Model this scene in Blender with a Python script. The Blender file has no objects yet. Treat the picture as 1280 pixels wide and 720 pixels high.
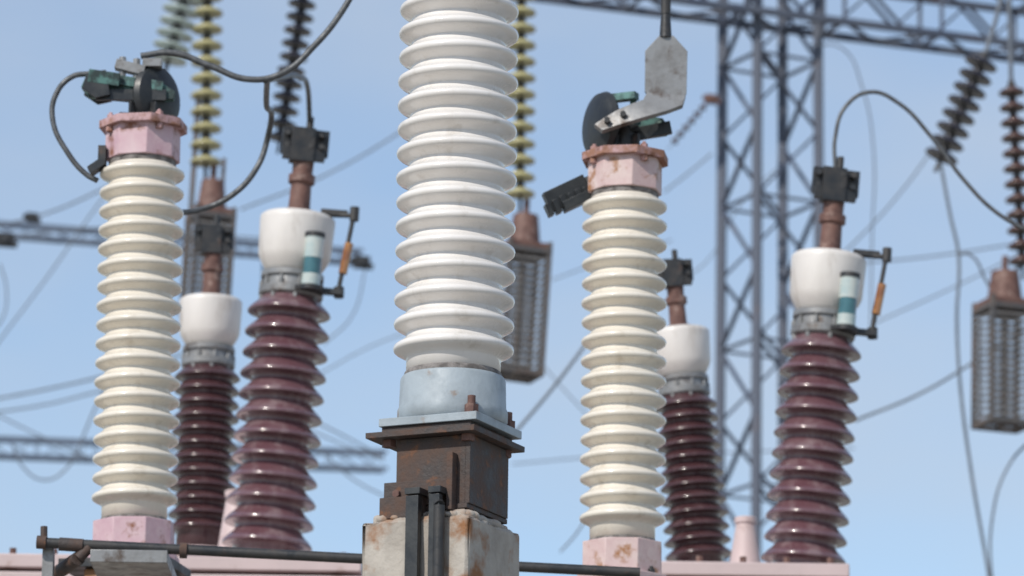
import bpy, bmesh, math, random
from mathutils import Vector, Matrix, Euler
random.seed(4)
scene = bpy.context.scene
# ------------------------------------------------------------ camera
FPX = 6000.0
PITCH = math.radians(13.5)
ROLL = math.radians(0.8)
CAM = Vector((0, 0, 1.6))
cd = bpy.data.cameras.new("camera")
cam = bpy.data.objects.new("camera", cd)
scene.collection.objects.link(cam)
cd.sensor_width = 36.0
cd.lens = 36.0 * FPX / 1280.0
cd.clip_start = 0.1
cd.clip_end = 6000
R3 = Matrix.Rotation(math.radians(90) + PITCH, 3, 'X') @ Matrix.Rotation(ROLL, 3, 'Z')
cam.matrix_world = Matrix.Translation(CAM) @ R3.to_4x4()
cd.dof.use_dof = True
cd.dof.focus_distance = 13.2
cd.dof.aperture_fstop = 6.2
scene.camera = cam
FWD = R3 @ Vector((0, 0, -1))

def at(u, v, Y):
    """survey point: world position on the vertical plane y=Y measured from the photo"""
    d = R3 @ Vector(((u - 640) / FPX, (360 - v) / FPX, -1))
    return CAM + d * (Y / d.y)

def unit(p):
    return (p - CAM).dot(FWD) / FPX
KZ = 1.0 / math.cos(PITCH)

# ------------------------------------------------------------ materials
def new_mat(name):
    m = bpy.data.materials.new(name)
    m.use_nodes = True
    nt = m.node_tree
    return m, nt, nt.nodes["Principled BSDF"]

def ramp(nt, src, p0, p1, c0=(0, 0, 0, 1), c1=(1, 1, 1, 1)):
    r = nt.nodes.new("ShaderNodeValToRGB")
    r.color_ramp.elements[0].position = p0
    r.color_ramp.elements[1].position = p1
    r.color_ramp.elements[0].color = c0
    r.color_ramp.elements[1].color = c1
    nt.links.new(src, r.inputs[0])
    return r.outputs[0]

def noise(nt, scale, detail=6, stretch=(1, 1, 1), rough=0.6):
    tc = nt.nodes.new("ShaderNodeTexCoord")
    mp = nt.nodes.new("ShaderNodeMapping")
    mp.inputs['Scale'].default_value = stretch
    n = nt.nodes.new("ShaderNodeTexNoise")
    n.inputs['Scale'].default_value = scale
    n.inputs['Detail'].default_value = detail
    n.inputs['Roughness'].default_value = rough
    nt.links.new(tc.outputs['Object'], mp.inputs[0])
    nt.links.new(mp.outputs[0], n.inputs['Vector'])
    return n.outputs['Fac']

def mix(nt, fac, a, b):
    m = nt.nodes.new("ShaderNodeMix")
    m.data_type = 'RGBA'
    if isinstance(fac, float): m.inputs[0].default_value = fac
    else: nt.links.new(fac, m.inputs[0])
    for k, v in ((6, a), (7, b)):
        if isinstance(v, tuple): m.inputs[k].default_value = (*v[:3], 1)
        else: nt.links.new(v, m.inputs[k])
    return m.outputs[2]

def weathered(name, c1, c2, c3=None, s1=12, t1=(0.45, 0.6), s2=5, t2=(0.55, 0.7), rough=(0.4, 0.8),
              metal=0.0, bump=0.2, bscale=60, coat=0.0, stretch=(1, 1, 1)):
    m, nt, b = new_mat(name)
    f1 = ramp(nt, noise(nt, s1, stretch=stretch), *t1)
    col = mix(nt, f1, c1, c2)
    if c3:
        f2 = ramp(nt, noise(nt, s2, 8, stretch=stretch), *t2)
        col = mix(nt, f2, col, c3)
    nt.links.new(col, b.inputs['Base Color'])
    rr = nt.nodes.new("ShaderNodeMapRange")
    rr.inputs[3].default_value = rough[0]
    rr.inputs[4].default_value = rough[1]
    nt.links.new(f1, rr.inputs[0])
    nt.links.new(rr.outputs[0], b.inputs['Roughness'])
    b.inputs['Metallic'].default_value = metal
    b.inputs['Coat Weight'].default_value = coat
    b.inputs['Coat Roughness'].default_value = 0.08
    if bump > 0:
        bp = nt.nodes.new("ShaderNodeBump")
        bp.inputs['Strength'].default_value = bump
        bp.inputs['Distance'].default_value = 0.004
        nt.links.new(noise(nt, bscale, 8), bp.inputs['Height'])
        nt.links.new(bp.outputs[0], b.inputs['Normal'])
    return m

M = {}
M['porc_white'] = weathered("porcelain_white", (0.78, 0.745, 0.71), (0.70, 0.66, 0.62), (0.50, 0.45, 0.39), 9, (0.4, 0.75), 20, (0.58, 0.85), (0.2, 0.35), bump=0.05, coat=0.4, stretch=(1, 1, 0.35))
M['porc_cream'] = weathered("porcelain_cream", (0.77, 0.71, 0.615), (0.69, 0.625, 0.53), (0.46, 0.39, 0.30), 8, (0.4, 0.75), 20, (0.57, 0.85), (0.22, 0.4), bump=0.05, coat=0.35, stretch=(1, 1, 0.35))
M['porc_cap'] = weathered("porcelain_cap", (0.71, 0.67, 0.63), (0.60, 0.56, 0.52), (0.36, 0.30, 0.25), 9, (0.4, 0.75), 10, (0.56, 0.78), (0.4, 0.55), bump=0.1, coat=0.1, stretch=(1, 1, 0.3))
M['porc_plum'] = weathered("porcelain_plum", (0.110, 0.048, 0.058), (0.150, 0.078, 0.088), (0.27, 0.20, 0.205), 7, (0.35, 0.7), 16, (0.5, 0.8), (0.2, 0.4), bump=0.06, coat=0.8, stretch=(1, 1, 0.4))
M['porc_brown'] = weathered("porcelain_brown", (0.055, 0.023, 0.026), (0.080, 0.037, 0.040), (0.15, 0.10, 0.10), 7, (0.35, 0.7), 16, (0.55, 0.85), (0.2, 0.36), bump=0.06, coat=0.5, stretch=(1, 1, 0.4))
M['pink'] = weathered("faded_pink_paint", (0.52, 0.33, 0.375), (0.62, 0.47, 0.49), (0.24, 0.10, 0.06), 14, (0.35, 0.7), 13, (0.52, 0.64), (0.5, 0.75), bump=0.35)
M['pink_rusty'] = weathered("rusted_pink_paint", (0.56, 0.39, 0.38), (0.66, 0.54, 0.51), (0.34, 0.16, 0.07), 14, (0.35, 0.7), 12, (0.51, 0.62), (0.5, 0.8), bump=0.4)
M['rust_edge'] = weathered("rusty_flange", (0.50, 0.32, 0.33), (0.30, 0.15, 0.10), (0.15, 0.065, 0.04), 16, (0.42, 0.58), 22, (0.52, 0.68), (0.6, 0.85), bump=0.5)
M['rust'] = weathered("dark_rust_steel", (0.050, 0.040, 0.038), (0.105, 0.062, 0.046), (0.20, 0.085, 0.04), 14, (0.4, 0.65), 28, (0.6, 0.74), (0.6, 0.85), metal=0.1, bump=0.6, bscale=90)
M['rust_red'] = weathered("red_rust_steel", (0.17, 0.085, 0.065), (0.10, 0.052, 0.045), (0.34, 0.24, 0.20), 16, (0.4, 0.65), 20, (0.55, 0.74), (0.55, 0.85), bump=0.5)
M['galv'] = weathered("blue_grey_paint", (0.34, 0.39, 0.425), (0.26, 0.30, 0.33), (0.22, 0.15, 0.105), 16, (0.4, 0.7), 13, (0.58, 0.68), (0.5, 0.7), metal=0.0, bump=0.35)
M['lug'] = weathered("dull_aluminium", (0.27, 0.27, 0.27), (0.18, 0.18, 0.18), (0.10, 0.075, 0.06), 18, (0.4, 0.7), 15, (0.54, 0.7), (0.4, 0.6), metal=0.3, bump=0.3)
M['dark'] = weathered("dark_steel", (0.028, 0.030, 0.033), (0.060, 0.055, 0.052), (0.12, 0.07, 0.05), 15, (0.4, 0.7), 18, (0.62, 0.78), (0.4, 0.7), metal=0.2, bump=0.3)
M['black'] = weathered("black_paint", (0.014, 0.016, 0.019), (0.034, 0.038, 0.040), None, 15, (0.4, 0.7), rough=(0.35, 0.6), bump=0.2)
M['verdigris'] = weathered("verdigris_copper", (0.10, 0.22, 0.20), (0.035, 0.055, 0.055), (0.25, 0.34, 0.31), 22, (0.42, 0.58), 24, (0.6, 0.7), (0.5, 0.8), metal=0.1, bump=0.3)
M['cement'] = weathered("dark_cement_joint", (0.10, 0.09, 0.085), (0.24, 0.22, 0.21), None, 40, (0.4, 0.6), rough=(0.8, 0.9), bump=0.6)
M['concrete'] = weathered("weathered_concrete", (0.46, 0.42, 0.37), (0.30, 0.265, 0.23), (0.27, 0.13, 0.06), 11, (0.35, 0.7), 7, (0.50, 0.62), (0.85, 0.95), bump=1.0, bscale=45)
M['lattice'] = weathered("lattice_steel_hazed", (0.065, 0.080, 0.120), (0.10, 0.115, 0.15), (0.13, 0.10, 0.10), 2, (0.4, 0.6), 1.2, (0.6, 0.75), (0.5, 0.8), metal=0.0, bump=0)  # steel lightened and blued: distance haze is put into the base colour
M['trap'] = weathered("trap_slats", (0.22, 0.21, 0.205), (0.15, 0.14, 0.135), (0.17, 0.12, 0.09), 6, (0.4, 0.6), 5, (0.55, 0.7), (0.5, 0.8), metal=0.1, bump=0)
M['trap_frame'] = weathered("trap_frame_steel", (0.09, 0.085, 0.085), (0.13, 0.11, 0.10), (0.15, 0.09, 0.06), 6, (0.4, 0.6), 5, (0.55, 0.7), (0.5, 0.8), metal=0.1, bump=0)
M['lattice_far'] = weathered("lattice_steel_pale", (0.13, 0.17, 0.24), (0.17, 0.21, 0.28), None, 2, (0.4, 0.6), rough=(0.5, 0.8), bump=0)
M['cable'] = weathered("aluminium_cable", (0.13, 0.135, 0.14), (0.08, 0.085, 0.09), None, 40, (0.4, 0.6), rough=(0.45, 0.6), metal=0.4, bump=0.3, bscale=200)
M['wire'] = weathered("overhead_wire", (0.12, 0.14, 0.17), (0.16, 0.18, 0.21), None, 4, rough=(0.5, 0.6), metal=0.1, bump=0)
M['glass_yellow'] = weathered("yellow_glass", (0.70, 0.64, 0.34), (0.58, 0.54, 0.28), None, 8, (0.4, 0.7), rough=(0.08, 0.2), bump=0, coat=0.5)
M['glass_pale'] = weathered("pale_green_glass", (0.70, 0.80, 0.75), (0.58, 0.68, 0.65), None, 8, (0.4, 0.7), rough=(0.08, 0.2), bump=0, coat=0.5)
for k in ('glass_yellow', 'glass_pale'):
    M[k].node_tree.nodes["Principled BSDF"].inputs['Transmission Weight'].default_value = 0.35
M['porc_slate'] = weathered("slate_porcelain", (0.035, 0.036, 0.055), (0.06, 0.055, 0.07), None, 8, (0.4, 0.7), rough=(0.12, 0.25), bump=0, coat=0.6)
M['porc_russet'] = weathered("russet_porcelain", (0.085, 0.045, 0.04), (0.11, 0.06, 0.05), None, 8, (0.4, 0.7), rough=(0.15, 0.3), bump=0, coat=0.5)
M['gauge'] = weathered("gauge_glass", (0.55, 0.57, 0.52), (0.38, 0.47, 0.46), None, 10, (0.4, 0.6), rough=(0.06, 0.15), bump=0, coat=0.6)
M['gauge_teal'] = weathered("gauge_teal_oil", (0.04, 0.12, 0.14), (0.06, 0.17, 0.19), None, 10, (0.4, 0.6), rough=(0.06, 0.15), bump=0, coat=0.6)
M['amber'] = weathered("amber_oil_tube", (0.42, 0.20, 0.06), (0.24, 0.09, 0.03), None, 20, (0.4, 0.6), rough=(0.06, 0.15), bump=0, coat=0.6)
M['tank'] = weathered("transformer_paint", (0.60, 0.47, 0.46), (0.50, 0.40, 0.39), (0.26, 0.13, 0.09), 3, (0.35, 0.7), 6, (0.57, 0.7), (0.45, 0.7), bump=0.2)

# ------------------------------------------------------------ mesh helpers
def group(name, loc=(0, 0, 0), rot=None):
    e = bpy.data.objects.new(name, None)
    e.empty_display_size = 0.2
    scene.collection.objects.link(e)
    e.location = loc
    if rot is not None:
        e.rotation_mode = 'QUATERNION'
        e.rotation_quaternion = rot
    return e

class Part:
    def __init__(s, name, mat, parent=None, scale=1.0, bevel=0.0, angle=38, kz=KZ):
        s.name, s.mat, s.parent, s.bevel, s.angle = name, mat, parent, bevel, angle
        s.sc = (scale, scale, scale * (kz if scale != 1.0 else 1.0))
        s.bm = bmesh.new()
    def box(s, c, size, yaw=0, rot=None):
        m = Matrix.Translation(Vector(c)) @ (rot.to_4x4() if rot is not None else Matrix.Rotation(math.radians(yaw), 4, 'Z')) @ Matrix.Diagonal((*size, 1))
        bmesh.ops.create_cube(s.bm, size=1.0, matrix=m)
        return s
    def cyl(s, p0, p1, r0, r1=None, seg=24, spin=0):
        p0, p1 = Vector(p0), Vector(p1)
        r1 = r0 if r1 is None else r1
        d = p1 - p0
        q = d.to_track_quat('Z', 'Y').to_matrix().to_4x4()
        m = Matrix.Translation((p0 + p1) / 2) @ q @ Matrix.Rotation(math.radians(spin), 4, 'Z')
        bmesh.ops.create_cone(s.bm, cap_ends=True, segments=seg, radius1=r0, radius2=r1, depth=d.length, matrix=m)
        return s
    def bar(s, p0, p1, w, t=None):
        p0, p1 = Vector(p0), Vector(p1)
        t = w if t is None else t
        d = p1 - p0
        q = d.to_track_quat('Z', 'Y').to_matrix().to_4x4()
        m = Matrix.Translation((p0 + p1) / 2) @ q @ Matrix.Diagonal((w, t, d.length, 1))
        bmesh.ops.create_cube(s.bm, size=1.0, matrix=m)
        return s
    def lathe(s, prof, seg=64, mtx=None):
        rings = []
        for r, z in prof:
            ring = []
            for i in range(seg):
                a = 2 * math.pi * i / seg
                co = Vector((r * math.cos(a), r * math.sin(a), z))
                if mtx is not None: co = mtx @ co
                ring.append(s.bm.verts.new(co))
            rings.append(ring)
        for k in range(len(rings) - 1):
            for i in range(seg):
                j = (i + 1) % seg
                s.bm.faces.new((rings[k][i], rings[k][j], rings[k + 1][j], rings[k + 1][i]))
        s.bm.faces.new(list(reversed(rings[0])))
        s.bm.faces.new(rings[-1])
        return s
    def plate(s, pts, t, mtx=None):
        mtx = mtx or Matrix.Identity(4)
        a = [s.bm.verts.new(mtx @ Vector((x, -t / 2, z))) for x, z in pts]
        b = [s.bm.verts.new(mtx @ Vector((x, t / 2, z))) for x, z in pts]
        s.bm.faces.new(a)
        s.bm.faces.new(list(reversed(b)))
        n = len(pts)
        for i in range(n):
            j = (i + 1) % n
            s.bm.faces.new((a[j], a[i], b[i], b[j]))
        return s
    def ribbon(s, rows, th):
        """bent sheet: rows of (left,right) points, thickness downwards"""
        top = [(s.bm.verts.new(Vector(a)), s.bm.verts.new(Vector(b))) for a, b in rows]
        off = Vector(th)
        bot = [(s.bm.verts.new(Vector(a) + off), s.bm.verts.new(Vector(b) + off)) for a, b in rows]
        for i in range(len(rows) - 1):
            s.bm.faces.new((top[i][0], top[i][1], top[i + 1][1], top[i + 1][0]))
            s.bm.faces.new((bot[i][1], bot[i][0], bot[i + 1][0], bot[i + 1][1]))
            s.bm.faces.new((top[i][0], top[i + 1][0], bot[i + 1][0], bot[i][0]))
            s.bm.faces.new((top[i + 1][1], top[i][1], bot[i][1], bot[i + 1][1]))
        s.bm.faces.new((top[0][1], top[0][0], bot[0][0], bot[0][1]))
        s.bm.faces.new((top[-1][0], top[-1][1], bot[-1][1], bot[-1][0]))
        return s
    def done(s):
        for v in s.bm.verts:
            v.co = Vector((v.co.x * s.sc[0], v.co.y * s.sc[1], v.co.z * s.sc[2]))
        bmesh.ops.recalc_face_normals(s.bm, faces=s.bm.faces)
        lim = math.radians(s.angle)
        for f in s.bm.faces: f.smooth = True
        for e in s.bm.edges:
            if len(e.link_faces) == 2 and e.calc_face_angle(0) > lim:
                e.smooth = False
        me = bpy.data.meshes.new(s.name)
        s.bm.to_mesh(me); s.bm.free()
        me.materials.append(M[s.mat])
        o = bpy.data.objects.new(s.name, me)
        scene.collection.objects.link(o)
        if s.parent: o.parent = s.parent
        if s.bevel > 0:
            b = o.modifiers.new("bevel", 'BEVEL')
            b.width = s.bevel; b.segments = 2; b.limit_method = 'ANGLE'; b.angle_limit = math.radians(40)
        return o

def cable(name, pts, r, mat='cable', parent=None):
    c = bpy.data.curves.new(name, 'CURVE')
    c.dimensions = '3D'; c.bevel_depth = r; c.bevel_resolution = 3; c.resolution_u = 14
    c.use_fill_caps = True
    sp = c.splines.new('BEZIER')
    sp.bezier_points.add(len(pts) - 1)
    for b, p in zip(sp.bezier_points, pts):
        b.co = p; b.handle_left_type = 'AUTO'; b.handle_right_type = 'AUTO'
    c.materials.append(M[mat])
    o = bpy.data.objects.new(name, c)
    scene.collection.objects.link(o)
    if parent: o.parent = parent
    return o

def pxcable(name, pts, Y, rpx, mat='cable'):
    P = [at(p[0], p[1], p[2] if len(p) > 2 else Y) for p in pts]
    return cable(name, P, rpx * unit(P[len(P) // 2]), mat)

def shed_profile(n, z_first, p, R, rc, zlo, zhi):
    w = R - rc
    pr = [(rc, zlo)]
    for i in range(n):
        z = z_first + i * p + random.uniform(-.012, .012) * p
        jr = R * random.uniform(-0.006, 0.006)
        pr += [(rc, z - .47 * p), (rc + .06 * w, z - .42 * p), (rc + .25 * w, z - .33 * p), (rc + .55 * w, z - .25 * p), (rc + .82 * w + jr, z - .18 * p), (R - .05 * w + jr, z - .12 * p),
               (R + jr, z - .02 * p), (R - .05 * w + jr, z + .07 * p), (rc + .78 * w, z + .14 * p), (rc + .5 * w, z + .23 * p), (rc + .22 * w, z + .34 * p), (rc + .05 * w, z + .45 * p)]
    pr.append((rc, zhi))
    return pr

def umbrella_profile(n, z_first, p, R, rc, zlo, zhi, R2=None, rc2=None):
    pr = [(rc2 or rc, zlo)]
    for i in range(n):
        k = 1 - i / max(1, n - 1)
        Ri = R + ((R2 or R) - R) * k; ri = rc + ((rc2 or rc) - rc) * k
        Ri *= random.uniform(.99, 1.01)
        w = Ri - ri
        z = z_first + i * p
        pr += [(ri, z - .26 * p), (ri + .12 * w, z - .10 * p), (ri + .5 * w, z - .03 * p), (Ri - .12 * w, z - .06 * p), (Ri - .02 * w, z - .05 * p), (Ri, z + .02 * p), (Ri - .1 * w, z + .12 * p),
               (ri + .6 * w, z + .30 * p), (ri + .25 * w, z + .48 * p), (ri + .03 * w, z + .62 * p)]
    pr.append((rc, zhi))
    return pr

def bolts(part, n, R, z, r, h, a0=0, up=True):
    for i in range(n):
        a = math.radians(a0) + 2 * math.pi * i / n
        x, y = R * math.cos(a), R * math.sin(a)
        part.cyl((x, y, z), (x, y, z + h), r, seg=6, spin=random.uniform(0, 60))
        part.cyl((x, y, z + h - .2), (x, y, z + h * 1.55), r * .5, seg=8)

def lean(p_bot, p_top):
    return Vector((0, 0, 1)).rotation_difference((p_top - p_bot).normalized())

# ------------------------------------------------------------ world / light
SUN_EL, SUN_AZ = 40.0, 218.0
w = bpy.data.worlds.new("World"); scene.world = w; w.use_nodes = True
nt = w.node_tree
bg = nt.nodes["Background"]
sky = nt.nodes.new("ShaderNodeTexSky"); sky.sky_type = 'NISHITA'
sky.sun_disc = False
sky.sun_elevation = math.radians(SUN_EL); sky.sun_rotation = math.radians(SUN_AZ)
sky.air_density = 1.0; sky.dust_density = 0.4; sky.ozone_density = 2.5
tc = nt.nodes.new("ShaderNodeTexCoord")
mp = nt.nodes.new("ShaderNodeMapping"); mp.inputs['Scale'].default_value = (1, 1, 2.2)
nz = nt.nodes.new("ShaderNodeTexNoise"); nz.inputs['Scale'].default_value = 9.0; nz.inputs['Detail'].default_value = 4; nz.inputs['Roughness'].default_value = 0.5
nt.links.new(tc.outputs['Generated'], mp.inputs[0]); nt.links.new(mp.outputs[0], nz.inputs['Vector'])
rf = ramp(nt, nz.outputs['Fac'], 0.33, 0.70, (0.20, 0.20, 0.20, 1), (0.58, 0.58, 0.58, 1))
mx = mix(nt, rf, sky.outputs[0], (3.75, 4.15, 4.7))
nt.links.new(mx, bg.inputs['Color'])
bg.inputs['Strength'].default_value = 0.15
ld = bpy.data.lights.new("sun", 'SUN'); ld.energy = 3.4; ld.angle = math.radians(0.5); ld.color = (1.0, 0.95, 0.87)
lo = bpy.data.objects.new("sun", ld); scene.collection.objects.link(lo)
e, a = math.radians(SUN_EL), math.radians(SUN_AZ)
sd = Vector((math.sin(a) * math.cos(e), math.cos(a) * math.cos(e), math.sin(e)))
lo.rotation_mode = 'QUATERNION'; lo.rotation_quaternion = sd.to_track_quat('Z', 'Y'); lo.location = sd * 30 + Vector((0, 0, 10))
scene.view_settings.view_transform = 'Standard'
scene.view_settings.look = 'None'
scene.view_settings.exposure = 0

# ------------------------------------------------------------ ground
gm, gnt, gb = new_mat("gravel_and_grass")
g1 = ramp(gnt, noise(gnt, 35, 8), 0.35, 0.7)
g2 = ramp(gnt, noise(gnt, 0.25, 6), 0.5, 0.65)
cg = mix(gnt, g2, mix(gnt, g1, (0.36, 0.33, 0.29), (0.22, 0.20, 0.18)), mix(gnt, g1, (0.12, 0.13, 0.06), (0.06, 0.08, 0.03)))
gnt.links.new(cg, gb.inputs['Base Color']); gb.inputs['Roughness'].default_value = 0.95
M['ground'] = gm
g = Part("ground", 'ground')
bmesh.ops.create_grid(g.bm, x_segments=40, y_segments=40, size=2500)
g.done()

# ------------------------------------------------------------ centre post insulator on concrete pillar
Yc = 12.0
b0 = at(566.5, 465, Yc); S = unit(b0)
cp = group("post_insulator", b0)
Part("porcelain_sheds", 'porc_white', cp, S, angle=180).lathe(shed_profile(18, 28, 30.7, 76, 59, -6, 28 + 17.5 * 30.7), 96).done()
Part("cement_joint", 'cement', cp, S).lathe([(61, -12), (62, -7), (61, -3), (59.5, -1)], 64).done()
Part("base_flange", 'galv', cp, S, 0.002).lathe([(66, -66), (69, -62), (69, -50), (67, -46), (66, -12), (64, -8), (60, -7)], 64).done()
YAW = -25
rz = Matrix.Rotation(math.radians(YAW), 4, 'Z')
pl = Part("base_plate", 'galv', cp, S, 0.0015)
pl.box((-2, 0, -71), (134, 134, 10), YAW)
pl.done()
Part("anchor_plate", 'rust', cp, S, 0.0012).box((-8, 0, -88), (149, 149, 7), YAW).box((-6, 0, -80.5), (122, 122, 7.5), YAW).done()
bo = Part("anchor_bolts", 'rust_red', cp, S, 0.0006)
for sx in (-1, 1):
    for sy in (-1, 1):
        c = rz @ Vector((sx * 54, sy * 54, 0)) + Vector((-2, 0, 0))
        if not (sx == -1 and sy == -1):
            bo.cyl((c.x, c.y, -66), (c.x, c.y, -55), 9, seg=6, spin=15).cyl((c.x, c.y, -55), (c.x, c.y, -44), 5, seg=12)
        bo.cyl((c.x - 4, c.y, -100), (c.x - 4, c.y, -91.6), 9, seg=6, spin=15)
bo.done()
def rb(part, c, size):
    v = rz @ Vector(c); part.box((v.x - 8, v.y, v.z), size, YAW)
br = Part("channel_pedestal", 'rust', cp, S, 0.0015)
rb(br, (8, -52, -134), (96, 8, 84))
rb(br, (57, 0, -134), (8, 112, 84))
rb(br, (-55, 30, -134), (7, 60, 84))
rb(br, (8, 56, -134), (96, 8, 84))
rb(br, (0, 0, -179), (118, 118, 6))
rb(br, (-8, -58, -160), (92, 7, 30))
rb(br, (-25, -66, -178), (60, 10, 26))
rb(br, (40, -64, -150), (8, 14, 70))
br.done()
cb = Part("pedestal_bolts", 'rust_red', cp, S, 0.0005)
for (x, z) in ((-35, -160), (20, -160)):
    v = rz @ Vector((x, -56, z)); v2 = rz @ Vector((x, -67, z))
    cb.cyl((v.x - 8, v.y, z), (v2.x - 8, v2.y, z), 5, seg=6)
cb.done()
ptop = b0.z - 192 * S * KZ
pc = group("concrete_pillar", (b0.x - 12 * S, b0.y, 0))
p = Part("shaft", 'concrete', pc, bevel=0.012)
p.box((0, 0, ptop / 2), (150 * S, 150 * S, ptop), YAW)
o = p.done()
sub = o.modifiers.new("sub", 'SUBSURF'); sub.subdivision_type = 'SIMPLE'; sub.levels = 5; sub.render_levels = 5
tx = bpy.data.textures.new("chip", 'CLOUDS'); tx.noise_scale = 0.05
dm = o.modifiers.new("chips", 'DISPLACE'); dm.texture = tx; dm.strength = 0.025; dm.mid_level = 0.6; dm.texture_coords = 'LOCAL'
mc = Part("mortar_cap", 'concrete', pc, bevel=0.01)
mc.box((0, 0, ptop - 0.012), (128 * S, 128 * S, 0.06), YAW)
random.seed(8)
for i in range(26):
    a_ = random.uniform(0, 6.28)
    v = rz @ Vector((random.uniform(-60, 60) * S, -random.uniform(58, 66) * S, 0)) if i % 2 else rz @ Vector((random.uniform(56, 64) * S, random.uniform(-60, 50) * S, 0))
    r_ = random.uniform(.008, .02)
    bmesh.ops.create_icosphere(mc.bm, subdivisions=2, radius=r_, matrix=Matrix.Translation((v.x, v.y, ptop + .004)) @ Matrix.Diagonal((1.3, 1.1, .8, 1)))
mc.done()
st = Part("steel_strap", 'black', pc, bevel=0.001)
for dx, wd in ((-8, 17), (22, 14)):
    v = rz @ Vector((dx * S + 10 * S, -82 * S, 0))
    st.box((v.x, v.y, ptop - 0.45), (wd * S, 10 * S, 1.0), YAW)
    v2 = rz @ Vector((dx * S + 10 * S, -70 * S, 0))
    st.box((v2.x, v2.y, ptop + 0.062), (wd * S * 1.2, 34 * S, 8 * S), YAW)
st.done()
vv = rz @ Vector((38 * S, -84 * S, 0))
Part("conduit", 'dark', pc).cyl((vv.x, vv.y, 0.2), (vv.x, vv.y, ptop + 0.02), 7 * S, seg=16).cyl((vv.x, vv.y, ptop + .02), (vv.x - 8 * S, vv.y + 20 * S, ptop + 0.055), 7 * S, seg=16).done()
zt = 28 + 17.5 * 30.7
Part("top_cap", 'pink', cp, S, 0.002).cyl((0, 0, zt), (0, 0, zt + 50), 62, seg=8).cyl((0, 0, zt + 50), (0, 0, zt + 62), 74, seg=8).done()

# ------------------------------------------------------------ disconnector posts
def shield(part, c, R, yaw, tilt=0):
    m = Matrix.Translation(Vector(c)) @ Matrix.Rotation(math.radians(yaw), 4, 'Z') @ Matrix.Rotation(math.radians(tilt), 4, 'Y') @ Matrix.Rotation(math.radians(90), 4, 'X')
    pr = [(R * .25, 9), (R * .7, 7), (R * .93, 2), (R, -5), (R * .96, -8), (R * .9, -4), (R * .66, 2), (R * .2, 4)]
    part.lathe(pr, 40, m)

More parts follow.
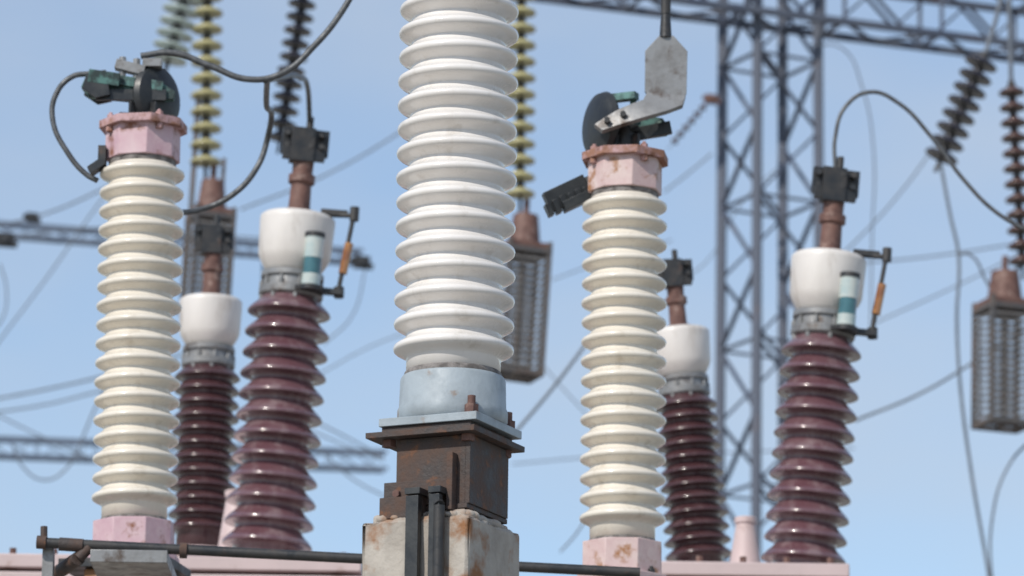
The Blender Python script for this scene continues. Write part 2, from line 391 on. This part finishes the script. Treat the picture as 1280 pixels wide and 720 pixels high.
def post(base_uv, top_uv, Y, n, pitch_px, name, right):
    pb = at(*base_uv, Y); S = unit(pb)
    ptp = at(*top_uv, Y)
    H = (ptp.z - pb.z) / (S * KZ)
    g = group(name, pb, lean(pb, ptp))
    pit = H / n
    Part("porcelain_sheds", 'porc_cream', g, S, angle=180).lathe(shed_profile(n, pit * .55, pit, 54, 41, -16, H + 2), 72).done()
    Part("cement_joints", 'cement', g, S).lathe([(42, -20), (44, -17), (42, -14)], 48).lathe([(41.5, H - 3), (43, H), (42, H + 7)], 48).done()
    c = Part("cap", 'pink' if not right else 'pink_rusty', g, S, 0.003)
    c.cyl((0, 0, H + 6), (0, 0, H + 46), 48, seg=8, spin=10)
    c.done()
    c = Part("cap_flange", 'rust_edge', g, S, 0.002)
    c.cyl((0, 0, H + 45), (0, 0, H + 55), 57, seg=8, spin=14)
    bolts(c, 4, 46, H + 55, 5, 5, 30)
    bolts(c, 4, 47, H + 38, 5, 7, 30)
    c.done()
    c = Part("foot", 'pink' if not right else 'pink_rusty', g, S, 0.003)
    c.cyl((0, 0, -60), (0, 0, -18), 53, seg=8, spin=20)
    c.cyl((0, 0, -68), (0, 0, -59), 60, seg=8, spin=20)
    c.done()
    c = Part("foot_plate", 'dark', g, S, 0.002)
    c.box((-10, 0, -74), (140, 110, 11), -12)
    bolts(c, 4, 50, -60, 5, 6, 45)
    c.done()
    T = H + 55
    d = Part("contact_pedestal", 'dark', g, S, 0.001)
    d.box((2, 0, T + 3), (70 if not right else 40, 50, 7), 10)
    d.cyl((0, 0, T + 4), (0, 0, T + 34), 15, 12, seg=20)
    for i in range(4):
        a = math.radians(45 + 90 * i)
        d.box((16 * math.cos(a), 16 * math.sin(a), T + 14), (16, 4, 20), 45 + 90 * i)
    d.done()
    if not right:
        v = Part("contact_jaw", 'verdigris', g, S, 0.001)
        v.plate([(-80, T + 45), (-74, T + 60), (20, T + 52), (40, T + 40), (38, T + 30), (-10, T + 28), (-70, T + 33)], 14)
        v.box((-50, -18, T + 54), (40, 5, 16), 0, Euler((0.2, math.radians(8), 0)).to_matrix())
        v.box((-10, -10, T + 50), (70, 4, 12), 0, Euler((0, math.radians(8), 0)).to_matrix())
        v.done()
        k = Part("jaw_fingers", 'black', g, S, 0.001)
        k.plate([(-78, T + 40), (-72, T + 60), (-48, T + 64), (-42, T + 32), (-60, T + 28)], 5, Matrix.Translation((0, -16, 0)))
        k.plate([(-78, T + 40), (-72, T + 60), (-48, T + 64), (-42, T + 32), (-60, T + 28)], 5, Matrix.Translation((0, 14, 0)))
        k.box((-16, -9, T + 34), (90, 5, 14), 0)
        shield(k, (18, 10, T + 36), 42, 52)
        k.done()
        l = Part("terminal_clamp", 'lug', g, S, 0.001)
        l.box((-18, -4, T + 70), (38, 16, 12), 0, Euler((0, math.radians(14), 0)).to_matrix())
        l.cyl((-10, -4, T + 50), (-10, -4, T + 82), 5, seg=6).cyl((-28, -4, T + 50), (-28, -4, T + 84), 5, seg=6)
        l.box((10, -2, T + 76), (24, 20, 10), 0)
        l.done()
        k = Part("cap_side_bracket", 'dark', g, S, 0.001)
        k.box((-56, -20, H - 6), (22, 20, 10), 0, Euler((0, math.radians(-35), 0)).to_matrix())
        k.box((-50, -14, H + 8), (10, 18, 26), 0)
        k.done()
    else:
        v = Part("contact_jaw", 'verdigris', g, S, 0.001)
        v.plate([(-36, T + 28), (-34, T + 42), (4, T + 56), (48, T + 50), (56, T + 38), (54, T + 30), (18, T + 24), (-10, T + 30)], 12, Matrix.Translation((0, 12, 0)))
        v.box((-4, -2, T + 74), (40, 14, 9), -25).box((10, 4, T + 62), (8, 12, 26), 0)
        v.done()
        k = Part("jaw_fingers", 'black', g, S, 0.001)
        k.box((34, 6, T + 33), (50, 8, 16), 0, Euler((0, math.radians(-12), 0)).to_matrix())
        k.box((0, 2, T + 33), (34, 26, 8), 0)
        shield(k, (-34, 6, T + 40), 43, -62)
        k.done()
        l = Part("terminal_lug", 'lug', g, S, 0.0012)
        # vertical pad, bend, and tongue reaching forward and down to the jaw
        l.plate([(42, T + 148), (60, T + 148), (78, T + 128), (77, T + 74), (66, T + 60), (34, T + 64), (24, T + 76), (24, T + 128)], 7, Matrix.Translation((0, -22, 0)))
        l.ribbon([((27, -25, T + 76), (76, -25, T + 72)), ((22, -30, T + 64), (72, -30, T + 58)), ((8, -34, T + 58), (52, -38, T + 48)), ((-10, -34, T + 50), (28, -42, T + 40)), ((-30, -32, T + 38), (-4, -42, T + 30)), ((-40, -28, T + 32), (-30, -38, T + 22))], (0, 7, -3))
        l.done()
        bl = Part("lug_bolts", 'dark', g, S, 0.0005)
        for x, z in ((-24, 34), (-4, 42)):
            bl.cyl((x, -44, T + z), (x, 8, T + z - 2), 4, seg=6)
        bl.done()
        r = Part("lug_rod", 'dark', g, S, 0.0005)
        r.cyl((50, -22, T + 146), (50, -22, T + 176), 8, 6, seg=16)
        r.cyl((50, -22, T + 176), (50, -22, T + 275), 6.5, seg=16)
        r.done()
        f = Part("rear_contact", 'black', g, S, 0.0012)
        ry = Euler((0.15, math.radians(-26), 0)).to_matrix()
        f.box((-74, 30, H + 12), (56, 30, 26), 0, ry)
        f.box((-58, 22, H + 2), (44, 40, 12), 0, ry)
        for i in range(6):
            f.box((-96 + i * 9.5, 26, H - 10 + i * 4.4), (7, 28, 16 + (i * 7 % 5)), 0, ry)
        f.bar((-60, 28, H + 22), (4, 10, H + 42), 12, 12)
        f.done()
    zb = pb.z - 80 * S * KZ
    cg_ = group("concrete_pillar", (pb.x, pb.y, 0))
    Part("shaft", 'concrete', cg_, bevel=0.01).box((0, 0, (zb) / 2), (0.27, 0.27, zb), -14).done()
    Part("footing", 'concrete', cg_, bevel=0.01).box((0, 0, 0.12), (0.7, 0.7, 0.26), -14).done()
    return g, S, H

Yp = 16.6
gl, SL, HL = post((168, 636), (178, 208), Yp, 18, 23.6, "post_insulator", False)
gr, SR, HR = post((778, 662), (781, 248), Yp, 17, 24, "post_insulator", True)

# operating pipe
gp = group("operating_pipe")
pp = Part("tube", 'dark', gp, bevel=0)
A, B = at(48, 678, 15.4), at(800, 716, 15.4)
us = unit(A)
pp.cyl(A, B, 6.5 * us, seg=20)
pp.done()
pp = Part("end_fitting", 'rust', gp, bevel=0.001)
pp.cyl(at(55, 680, 15.4), at(55, 658, 15.4), 4.5 * us, seg=8)
pp.cyl(at(46, 677.5, 15.4), at(58, 678.3, 15.4), 8.5 * us, seg=16)
pp.cyl(at(74, 680, 15.4), at(104, 682, 15.4), 8.5 * us, seg=16)
pp.cyl(at(225, 688, 15.4), at(234, 688.4, 15.4), 10 * us, seg=16)
pp.cyl(at(66, 720, 15.6), at(98, 698, 15.4), 9 * us, seg=16)
pp.cyl(at(98, 698, 15.4), at(112, 684, 15.4), 7 * us, seg=16)
pp.done()
pp = Part("bearing_bracket", 'lug', gp, bevel=0.002)
q = at(168, 712, 15.6)
pp.box(q, (96 * us, 0.5, 16 * us))
pp.box(at(160, 692, 15.45), (22 * us, 0.05, 26 * us))
q2 = at(60, 716, 15.45)
pp.box(q2, (14 * us, 0.05, 60 * us))
pp.done()

# ------------------------------------------------------------ transformers
def tank(x0u, x1u, v, Y0, Y1, name):
    a = at(x0u, v, Y0); b_ = at(x1u, v, Y0)
    z = (a.z + b_.z) / 2
    cx = (a.x + b_.x) / 2; W = b_.x - a.x
    g = group(name, (cx, (Y0 + Y1) / 2, 0)); D = Y1 - Y0
    t = Part("tank_body", 'tank', g, bevel=0.02)
    t.box((0, 0, (z - .12 + .5) / 2), (W - .2, D - .2, z - .12 - .5))
    nrib = 8
    for i in range(nrib):
        t.box((-W / 2 + .25 + i * (W - .5) / (nrib - 1), -D / 2 + .06, (z + .3) / 2), (.06, .09, z - 1.0))
    t.done()
    t = Part("lid_flange", 'tank', g, bevel=0.006)
    t.box((0, 0, z - .03), (W, D, .06))
    t.box((0, 0, z - .105), (W + .02, D + .02, .05))
    t.done()
    t = Part("lid_bolts", 'rust_red', g, bevel=0)
    nb = int(W / .16)
    for i in range(nb):
        x = -W / 2 + .08 + i * (W - .16) / (nb - 1)
        t.cyl((x, -D / 2 + .035, z - .002), (x, -D / 2 + .035, z + .028), .016, seg=6)
    t.done()
    t = Part("plinth", 'concrete', g, bevel=0.02); t.box((0, 0, .25), (W + .3, D + .3, .5)); t.done()
    t = Part("radiator_fins", 'tank', g, bevel=0.005)
    for i in range(14):
        t.box((-W / 2 + .2 + i * (W - .4) / 13, D / 2 + .25, (z) / 2 + .2), (.03, .5, z - 1.6))
    t.done()
    return g, z
tl, ZL = tank(-60, 452, 694, 20.3, 23.6, "power_transformer")
tr, ZR = tank(742, 1062, 702, 20.3, 23.6, "power_transformer")

def bushing(base, top, Y, R, rc, n, zt, k, mat, name="transformer_bushing", R2=None, rc2=None):
    pb, pt = at(*base, Y), at(*top, Y)
    S = unit(pb)
    g = group(name, pb, lean(pb, pt))
    H = (pt - pb).length / S
    Part("porcelain_sheds", mat, g, S, angle=180, kz=1).lathe(umbrella_profile(n, H / n * .3, H / n, R, rc, -25, H + 2, R2, rc2), 72).done()
    c = Part("metal_collar", 'lug', g, S, 0.002, kz=1)
    c.lathe([(38 * k, H), (41 * k, H + 3 * k), (41 * k, H + 12 * k), (37 * k, H + 13 * k), (36 * k, H + 24 * k), (40 * k, H + 25 * k), (40 * k, H + 32 * k), (34 * k, H + 33 * k)], 48)
    bolts(c, 10, 38 * k, H + 12 * k, 3.2 * k, 8 * k)
    bolts(c, 8, 37 * k, H - 6 * k, 3.4 * k, 7 * k, 12)
    c.done()
    Part("porcelain_cap", 'porc_cap', g, S, angle=60, kz=1).lathe([(32 * k, H + 32 * k), (36 * k, H + 36 * k), (43 * k, H + 48 * k), (46 * k, H + 56 * k), (48 * k, H + 100 * k), (47.5 * k, H + 105 * k), (44 * k, H + 108 * k), (20 * k, H + 112 * k), (16 * k, H + 112 * k)], 56).done()
    s = Part("terminal_stem", 'rust_red', g, S, 0.001, kz=1)
    s.lathe([(22 * k, H + 110 * k), (22 * k, H + 115 * k), (14 * k, H + 117 * k), (13 * k, H + 150 * k), (17 * k, H + 152 * k), (17 * k, H + 162 * k), (13 * k, H + 163 * k), (14 * k, H + 190 * k)], 28)
    s.done()
    d = Part("terminal_clamp", 'dark', g, S, 0.001, kz=1)
    d.box((-3 * k, -6 * k, H + 200 * k), (30 * k, 22 * k, 44 * k), 8)
    d.box((0, 0, H + 206 * k), (60 * k, 10 * k, 34 * k), 8)
    d.box((0, -10 * k, H + 188 * k), (54 * k, 8 * k, 16 * k), 8)
    for x in (-22, -8, 8, 22):
        for z in (198, 214):
            d.cyl((x * k, 8 * k, H + z * k), (x * k, -16 * k, H + z * k), 4 * k, seg=6)
    d.cyl((4 * k, 0, H + 215 * k), (4 * k, 0, H + 240 * k), 4.5 * k, seg=12)
    d.done()
    if k > 0.9:
        q = Part("sight_glass", 'gauge', g, S, 0.0005, kz=1)
        q.cyl((26, -42, H + 45), (26, -42, H + 72), 12, seg=24).cyl((26, -42, H + 10), (26, -42, H + 24), 12, seg=24).done()
        Part("sight_glass_oil", 'gauge_teal', g, S, kz=1).cyl((26, -42, H + 24), (26, -42, H + 45), 11.5, seg=24).done()
        q = Part("sight_glass_mounts", 'dark', g, S, 0.0005, kz=1)
        q.cyl((26, -42, H + 72), (26, -42, H + 78), 13, seg=20).cyl((26, -42, H + 4), (26, -42, H + 10), 13, seg=20).box((24, -28, H + 7), (34, 34, 5))
        q.box((50, -24, H + 8), (32, 12, 7))
        q.done()
        q = Part("oil_pipe", 'dark', g, S, 0.0005, kz=1)
        q.cyl((22, -6, H + 111), (76, -18, H + 111), 3.2, seg=12).box((46, -10, H + 114), (34, 12, 7))
        q.cyl((72, -17, H + 120), (60, -20, H + 6), 3, seg=12)
        q.cyl((72, -17, H + 104), (71.5, -17, H + 122), 6, seg=8)
        q.cyl((62, -20, H + 2), (61, -20, H + 16), 6.5, seg=8)
        q.done()
        Part("amber_tube", 'amber', g, S, kz=1).cyl((68.7, -18, H + 74), (64, -19, H + 34), 5.5, seg=16).done()
    tg = Part("turret", 'tank', g, S, 0.003, kz=1)
    lid = (zt - pb.z) / S
    tg.cyl((0, 0, lid - 3), (0, 0, -24), R * 1.05, R * .98, seg=40)
    tg.cyl((0, 0, -30), (0, 0, -22), R * 1.15, seg=40)
    tg.done()
    return g, S, H, pt
B1 = bushing((333, 690), (363, 374), 21.0, 53, 37, 12, ZL, 1.0, 'porc_plum', R2=57, rc2=42)
B2 = bushing((1002, 735), (1028, 424), 21.0, 51, 36, 12, ZR, 1.0, 'porc_plum', R2=53, rc2=39)
B3 = bushing((251, 668), (260, 461), 22.4, 41, 31, 12, ZL, 0.83, 'porc_brown', R2=43)
B4 = bushing((874, 700), (856, 497), 22.4, 40, 30, 12, ZR, 0.80, 'porc_brown', R2=42)

def turret_cone(u, v, Y, z, r0, r1, name="bushing_turret"):
    p = at(u, v, Y); s = unit(p)
    g = group(name, (p.x, p.y, z))
    h = p.z - z
    t = Part("cone", 'tank', g, bevel=0.004)
    t.cyl((0, 0, -.002), (0, 0, h), r0 * s, r1 * s, seg=32).cyl((0, 0, h - .001), (0, 0, h + .03), r1 * s * 1.15, seg=32)
    t.cyl((0, 0, 0.0), (0, 0, .05), r0 * s * 1.15, seg=32)
    t.done()
turret_cone(297, 622, 21.9, ZL, 36, 14)
turret_cone(932, 655, 21.6, ZR, 30, 12)

# ------------------------------------------------------------ insulator strings, line traps
def string(top, bot, Y, Rpx, n, mat, name="insulator_string"):
    a, b_ = at(*top, Y), at(*bot, Y)
    S = unit(a); L = (a - b_).length / S
    g = group(name, b_, lean(b_, a))
    d = Part("discs", mat, g, S, angle=180, kz=1); c = Part("caps_and_pins", 'dark', g, S, kz=1)
    p = L / n
    for i in range(n):
        z = i * p
        d.lathe([(Rpx * .18, z + .18 * p), (Rpx * .5, z + .14 * p), (Rpx * .7, z + .02 * p), (Rpx * .8, z + .12 * p), (Rpx * .95, z + .06 * p), (Rpx, z + .14 * p), (Rpx * .93, z + .26 * p), (Rpx * .6, z + .42 * p), (Rpx * .32, z + .56 * p)], 28)
        c.lathe([(Rpx * .30, z + .5 * p), (Rpx * .32, z + .7 * p), (Rpx * .22, z + .95 * p), (Rpx * .08, z + 1.0 * p)], 14)
        c.cyl((0, 0, z - .1 * p), (0, 0, z + .3 * p), Rpx * .1, seg=8)
    c.cyl((0, 0, -1.0 * p), (0, 0, 0), Rpx * .12, seg=8)
    d.done(); c.done()
    return g
YS = 40.0
string((260, -62), (257, 206), YS, 20, 13, 'glass_yellow')
string((652, -62), (650, 246), YS, 19, 15, 'glass_yellow')
string((245, -58), (210, 76), YS, 24, 9, 'glass_pale')
string((388, -58), (350, 175), 41, 18, 14, 'porc_slate')
string((1232, 66), (1176, 198), YS, 22, 8, 'porc_slate')
string((1264, 100), (1278, 330), YS, 17, 12, 'porc_russet')
pxcable("power_cable", [(1232, 66), (1246, 20), (1262, -62)], YS, 3, 'wire')
pxcable("power_cable", [(1264, 100), (1262, 20), (1262, -62)], YS, 3, 'wire')

def line_trap(u, v0, v1, wpx, Y, tilt=0.0, bar=False, cap=True, name="line_trap"):
    a = at(u, v0, Y); S = unit(a); H = (v1 - v0)
    g = group(name, a, Euler((0, math.radians(tilt), 0)).to_quaternion())
    yw = 18
    A_ = wpx / 1.26
    r_ = Matrix.Rotation(math.radians(yw), 4, 'Z')
    if cap:
        c = Part("top_housing", 'rust_red', g, S, 0.004)
        c.cyl((0, 0, -4), (0, 0, 36), A_ * .40, A_ * .30, seg=24).box((0, 0, -5), (A_ * 1.04, A_ * 1.04, 7), yw).cyl((0, 0, 36), (0, 0, 56), 4, seg=8)
        c.done()
    c = Part("slats", 'trap', g, S)
    nt_ = int(H / 9)
    for i in range(nt_):
        z = -14 - i * (H - 22) / (nt_ - 1)
        for sx, sy, sw, sd_ in ((0, -1, 1, 0), (0, 1, 1, 0), (1, 0, 0, 1), (-1, 0, 0, 1)):
            v = r_ @ Vector((sx * A_ / 2, sy * A_ / 2, 0))
            c.box((v.x, v.y, z), ((A_ if sw else 2), (A_ if sd_ else 2), 3.2), yw)
    c.done()
    c = Part("cage_bars", 'trap_frame', g, S, 0.001)
    for x in (-1, 1):
        for y in (-1, 1):
            v = r_ @ Vector((x * A_ / 2, y * A_ / 2, 0))
            c.box((v.x, v.y, -H / 2), (5, 5, H), yw)
    for z in (-12, -H):
        for k in (0, 90):
            for sg in (-1, 1):
                v = r_ @ Matrix.Rotation(math.radians(k), 4, 'Z') @ Vector((0, sg * A_ / 2, 0))
                c.box((v.x, v.y, z), (A_ + 5, 5.5, 6), yw + k)
        c.box((0, 0, z), (A_, 4, 4), yw).box((0, 0, z), (A_, 4, 4), yw + 90)
    c.cyl((0, 0, -H), (0, 0, 0), 5, seg=12)
    if bar:
        c.box((-wpx * .42, 0, 60), (6, 8, 160))
        c.box((wpx * .2, 0, 30), (5, 6, 70))
    c.done()
line_trap(655, 305, 468, 66, YS, 3)
line_trap(1256, 376, 530, 72, YS, 1, cap=True)
line_trap(264, 262, 390, 60, YS, 2, bar=True)
pxcable("power_cable", [(1278, 330), (1262, 345)], YS, 2.5, 'wire')

# ------------------------------------------------------------ lattice structures
def truss(name, p0, p1, wdt, hgt, n, leg, brace, mat='lattice', parent=None):
    p0, p1 = Vector(p0), Vector(p1)
    g = parent or group(name)
    t = Part("chords", mat, g)
    b_ = Part("bracing", mat, g)
    ax = (p1 - p0).normalized()
    side = ax.cross(Vector((0, 0, 1))).normalized() * wdt / 2
    up = side.cross(ax).normalized() * hgt / 2
    if up.z < 0: up = -up
    cor = [side + up, side - up, -side - up, -side + up]
    for c in cor: t.bar(p0 + c, p1 + c, leg)
    L = (p1 - p0)
    for i in range(n):
        a_, c_ = p0 + L * i / n, p0 + L * (i + 1) / n
        for k in range(4):
            u_, w_ = cor[k], cor[(k + 1) % 4]
            if i % 2: u_, w_ = w_, u_
            b_.bar(a_ + u_, c_ + w_, brace, brace * .5)
            if i % 2 == 0: b_.bar(a_ + cor[k], a_ + cor[(k + 1) % 4], brace * .9, brace * .5)
    t.done(); b_.done()
    return g

def lattice_tower(name, center, a_top, a_bot, H, phi, n, leg, brace, mat='lattice', cross=True):
    g = group(name, (center[0], center[1], 0))
    t = Part("legs", mat, g); b_ = Part("bracing", mat, g)
    def corner(k, z):
        a_ = a_bot + (a_top - a_bot) * z / H
        an = math.radians(phi + 90 * k)
        return Vector((a_ * .7071 * math.cos(an), a_ * .7071 * math.sin(an), z))
    for k in range(4):
        t.bar(corner(k, 0), corner(k, H), leg)
    zs = [H * i / n for i in range(n + 1)]
    for i in range(n):
        for k in range(4):
            k2 = (k + 1) % 4
            if cross or (i % 2 == 0): b_.bar(corner(k, zs[i]), corner(k2, zs[i + 1]), brace, brace * .4)
            if cross or (i % 2 == 1): b_.bar(corner(k2, zs[i]), corner(k, zs[i + 1]), brace, brace * .4)
            if i % 2 == 0 and not cross: b_.bar(corner(k, zs[i]), corner(k2, zs[i]), brace, brace * .4)
    t.done(); b_.done()
    f = Part("footings", 'concrete', g, bevel=.02)
    for k in range(4):
        c = corner(k, 0); f.box((c.x, c.y, .15), (.6, .6, .4))
    f.done()
    return g
YT = 66.0
tp = at(961, 60, YT); ut = unit(tp)
Z0 = at(840, 14, 65.0).z
lt = lattice_tower("lattice_tower", (tp.x + 0.02, YT), 86 * ut, 98 * ut, Z0 + 1.6, -18, 22, 10.5 * ut, 6 * ut, cross=False)
pa = at(560, 4, 64.2); pb_ = at(1400, 62, 67.6)
zz = (pa.z + pb_.z) / 2 + 32 * ut
bw = 62 * ut
truss("gantry_beam", (pa.x * 1.25, 63.7, zz), (pb_.x, 67.6, zz), bw, 64 * ut, 14, 8 * ut, 5.5 * ut)
lattice_tower("lattice_tower", (-17.5, 59.8), 1.0, 1.3, zz + .8, -18, 20, .11, .06)
lattice_tower("lattice_tower", (pb_.x + .3, 67.8), 1.0, 1.3, zz + .8, -18, 20, .11, .06)
truss("gantry_beam", (-17.5, 59.8, zz), (pa.x * 1.25, 63.7, zz), bw, 64 * ut, 14, 8 * ut, 6 * ut)
zn = at(640, -62, YS).z + .35
truss("gantry_beam", (-9, YS + .3, zn), (9, YS + .3, zn), .7, .6, 26, .07, .04)
for x in (-9, 9):
    lattice_tower("lattice_tower", (x, YS + .3), .7, 1.0, zn + .3, -45, 14, .08, .045)
YF = 82.0
f1a, f1b = at(-330, 262, YF), at(452, 322, YF + 3)
f2a, f2b = at(-330, 548, YF), at(482, 577, YF + 3)
uf = unit(f1a)
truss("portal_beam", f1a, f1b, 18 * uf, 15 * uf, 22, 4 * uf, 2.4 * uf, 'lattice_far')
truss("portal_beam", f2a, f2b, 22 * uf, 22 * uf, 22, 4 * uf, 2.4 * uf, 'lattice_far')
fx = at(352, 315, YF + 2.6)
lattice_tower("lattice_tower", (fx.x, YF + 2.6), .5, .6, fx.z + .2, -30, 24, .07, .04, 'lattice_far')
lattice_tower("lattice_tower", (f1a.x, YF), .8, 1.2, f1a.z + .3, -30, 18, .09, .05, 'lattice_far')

def clamp(u, v, Y, r, mat='dark', name="strain_clamp"):
    p = at(u, v, Y); s = unit(p)
    g = group(name, p)
    Part("body", mat, g, s, 0.002).box((0, 0, 0), (1.6 * r, r, 1.2 * r), 20).cyl((-r * 1.2, 0, r * .3), (r * 1.2, 0, -r * .5), r * .35, seg=10).cyl((0, -r * .8, 0), (0, r * .8, 0), r * .45, seg=6).done()
clamp(6, 300, 60, 13); clamp(40, 272, 60, 9); clamp(452, 328, 60, 12); clamp(889, 124, 65, 9, 'rust_red')
string((884, 128), (842, 178), 65, 5, 6, 'porc_russet')

# ------------------------------------------------------------ cables
Yq = 16.6
pxcable("power_cable", [(176, 70), (215, 66), (262, 82), (310, 99), (352, 92), (395, 55), (425, 18), (446, -20), (470, -90)], Yq, 4.0)
pxcable("power_cable", [(112, 92), (90, 96), (70, 118), (66, 150), (84, 190), (108, 218), (122, 226)], Yq, 3.5)
pxcable("power_cable", [(334, 98, 16.6), (333, 130, 17), (335, 170, 17.4), (322, 208, 17.4), (290, 244, 17.4), (250, 262, 17.4), (215, 264, 17.3), (175, 235, 16.9)], 17.3, 3.7)
pxcable("power_cable", [(332, 101, 16.6), (352, 96, 18), (375, 97, 19.8), (385, 112, 20.6), (387, 150, 21)], 20.5, 3.4)
pxcable("power_cable", [(1044, 212), (1044, 172), (1058, 132), (1088, 115), (1122, 128), (1165, 172), (1205, 225), (1245, 265), (1290, 290), (1400, 320)], 21, 2.6)
W = [
 ([(1176, 206), (1188, 270), (1198, 318), (1196, 400), (1200, 480), (1214, 590), (1236, 720), (1256, 860)], 40, 2.6),
 ([(1198, 318), (1212, 318), (1232, 350), (1246, 376)], 40, 2.0),
 ([(1014, 56), (1052, 60), (1078, 110), (1092, 190), (1090, 300), (1088, 420)], 62, 1.3),
 ([(1068, 526), (1150, 492), (1224, 448), (1400, 330)], 45, 2.2),
 ([(640, 545), (690, 486), (732, 430), (800, 330)], 38, 2.6),
 ([(1242, 760), (1240, 650), (1262, 580), (1300, 540)], 40, 2.0),
 ([(1180, 165), (1130, 235), (1066, 305), (980, 380)], 70, 1.4),
 ([(1050, 330), (1150, 322), (1300, 300)], 80, 1.4),
 ([(1090, 405), (1190, 360), (1300, 305)], 80, 1.2),
 ([(640, 580), (760, 570), (900, 566), (1068, 560)], 85, 1.1),
 ([(830, 240), (862, 215), (890, 192)], 80, 1.4),
 ([(300, 262), (400, 222), (500, 165), (560, 120)], 70, 1.5),
 ([(-40, 480), (0, 425), (60, 345), (118, 262), (180, 180)], 75, 1.3),
 ([(-40, 290), (60, 266), (125, 238), (200, 200)], 75, 1.6),
 ([(-40, 306), (60, 290), (130, 285), (240, 292), (330, 298)], 75, 1.3),
 ([(-40, 505), (60, 486), (130, 470), (240, 440)], 75, 1.8),
 ([(-40, 520), (60, 505), (130, 488), (240, 470)], 75, 1.5),
 ([(-40, 500), (40, 540), (130, 580), (240, 610)], 75, 1.3),
 ([(16, 556), (26, 580), (56, 600), (86, 582), (104, 545), (120, 508), (160, 440)], 60, 1.5),
 ([(380, 520), (430, 545), (480, 572)], 75, 1.4),
 ([(380, 535), (440, 560), (480, 576)], 75, 1.2),
 ([(398, 560), (440, 598), (484, 622)], 70, 1.3),
 ([(405, 430), (440, 395), (458, 330)], 70, 1.2),
 ([(395, 470), (470, 430), (560, 400)], 80, 1.0),
 ([(650, 420), (690, 470), (735, 520)], 80, 1.0),
 ([(690, 350), (730, 335), (840, 300)], 80, 1.0),
 ([(700, 690), (718, 670), (735, 645)], 40, 1.5),
 ([(0, 330), (8, 360), (2, 400), (-20, 420)], 60, 1.2),
 ([(828, 360), (880, 330), (930, 250), (1010, 180)], 80, 1.0),
]
for pts, Y, r in W:
    pxcable("overhead_wire", pts, Y, r * .85, 'wire')
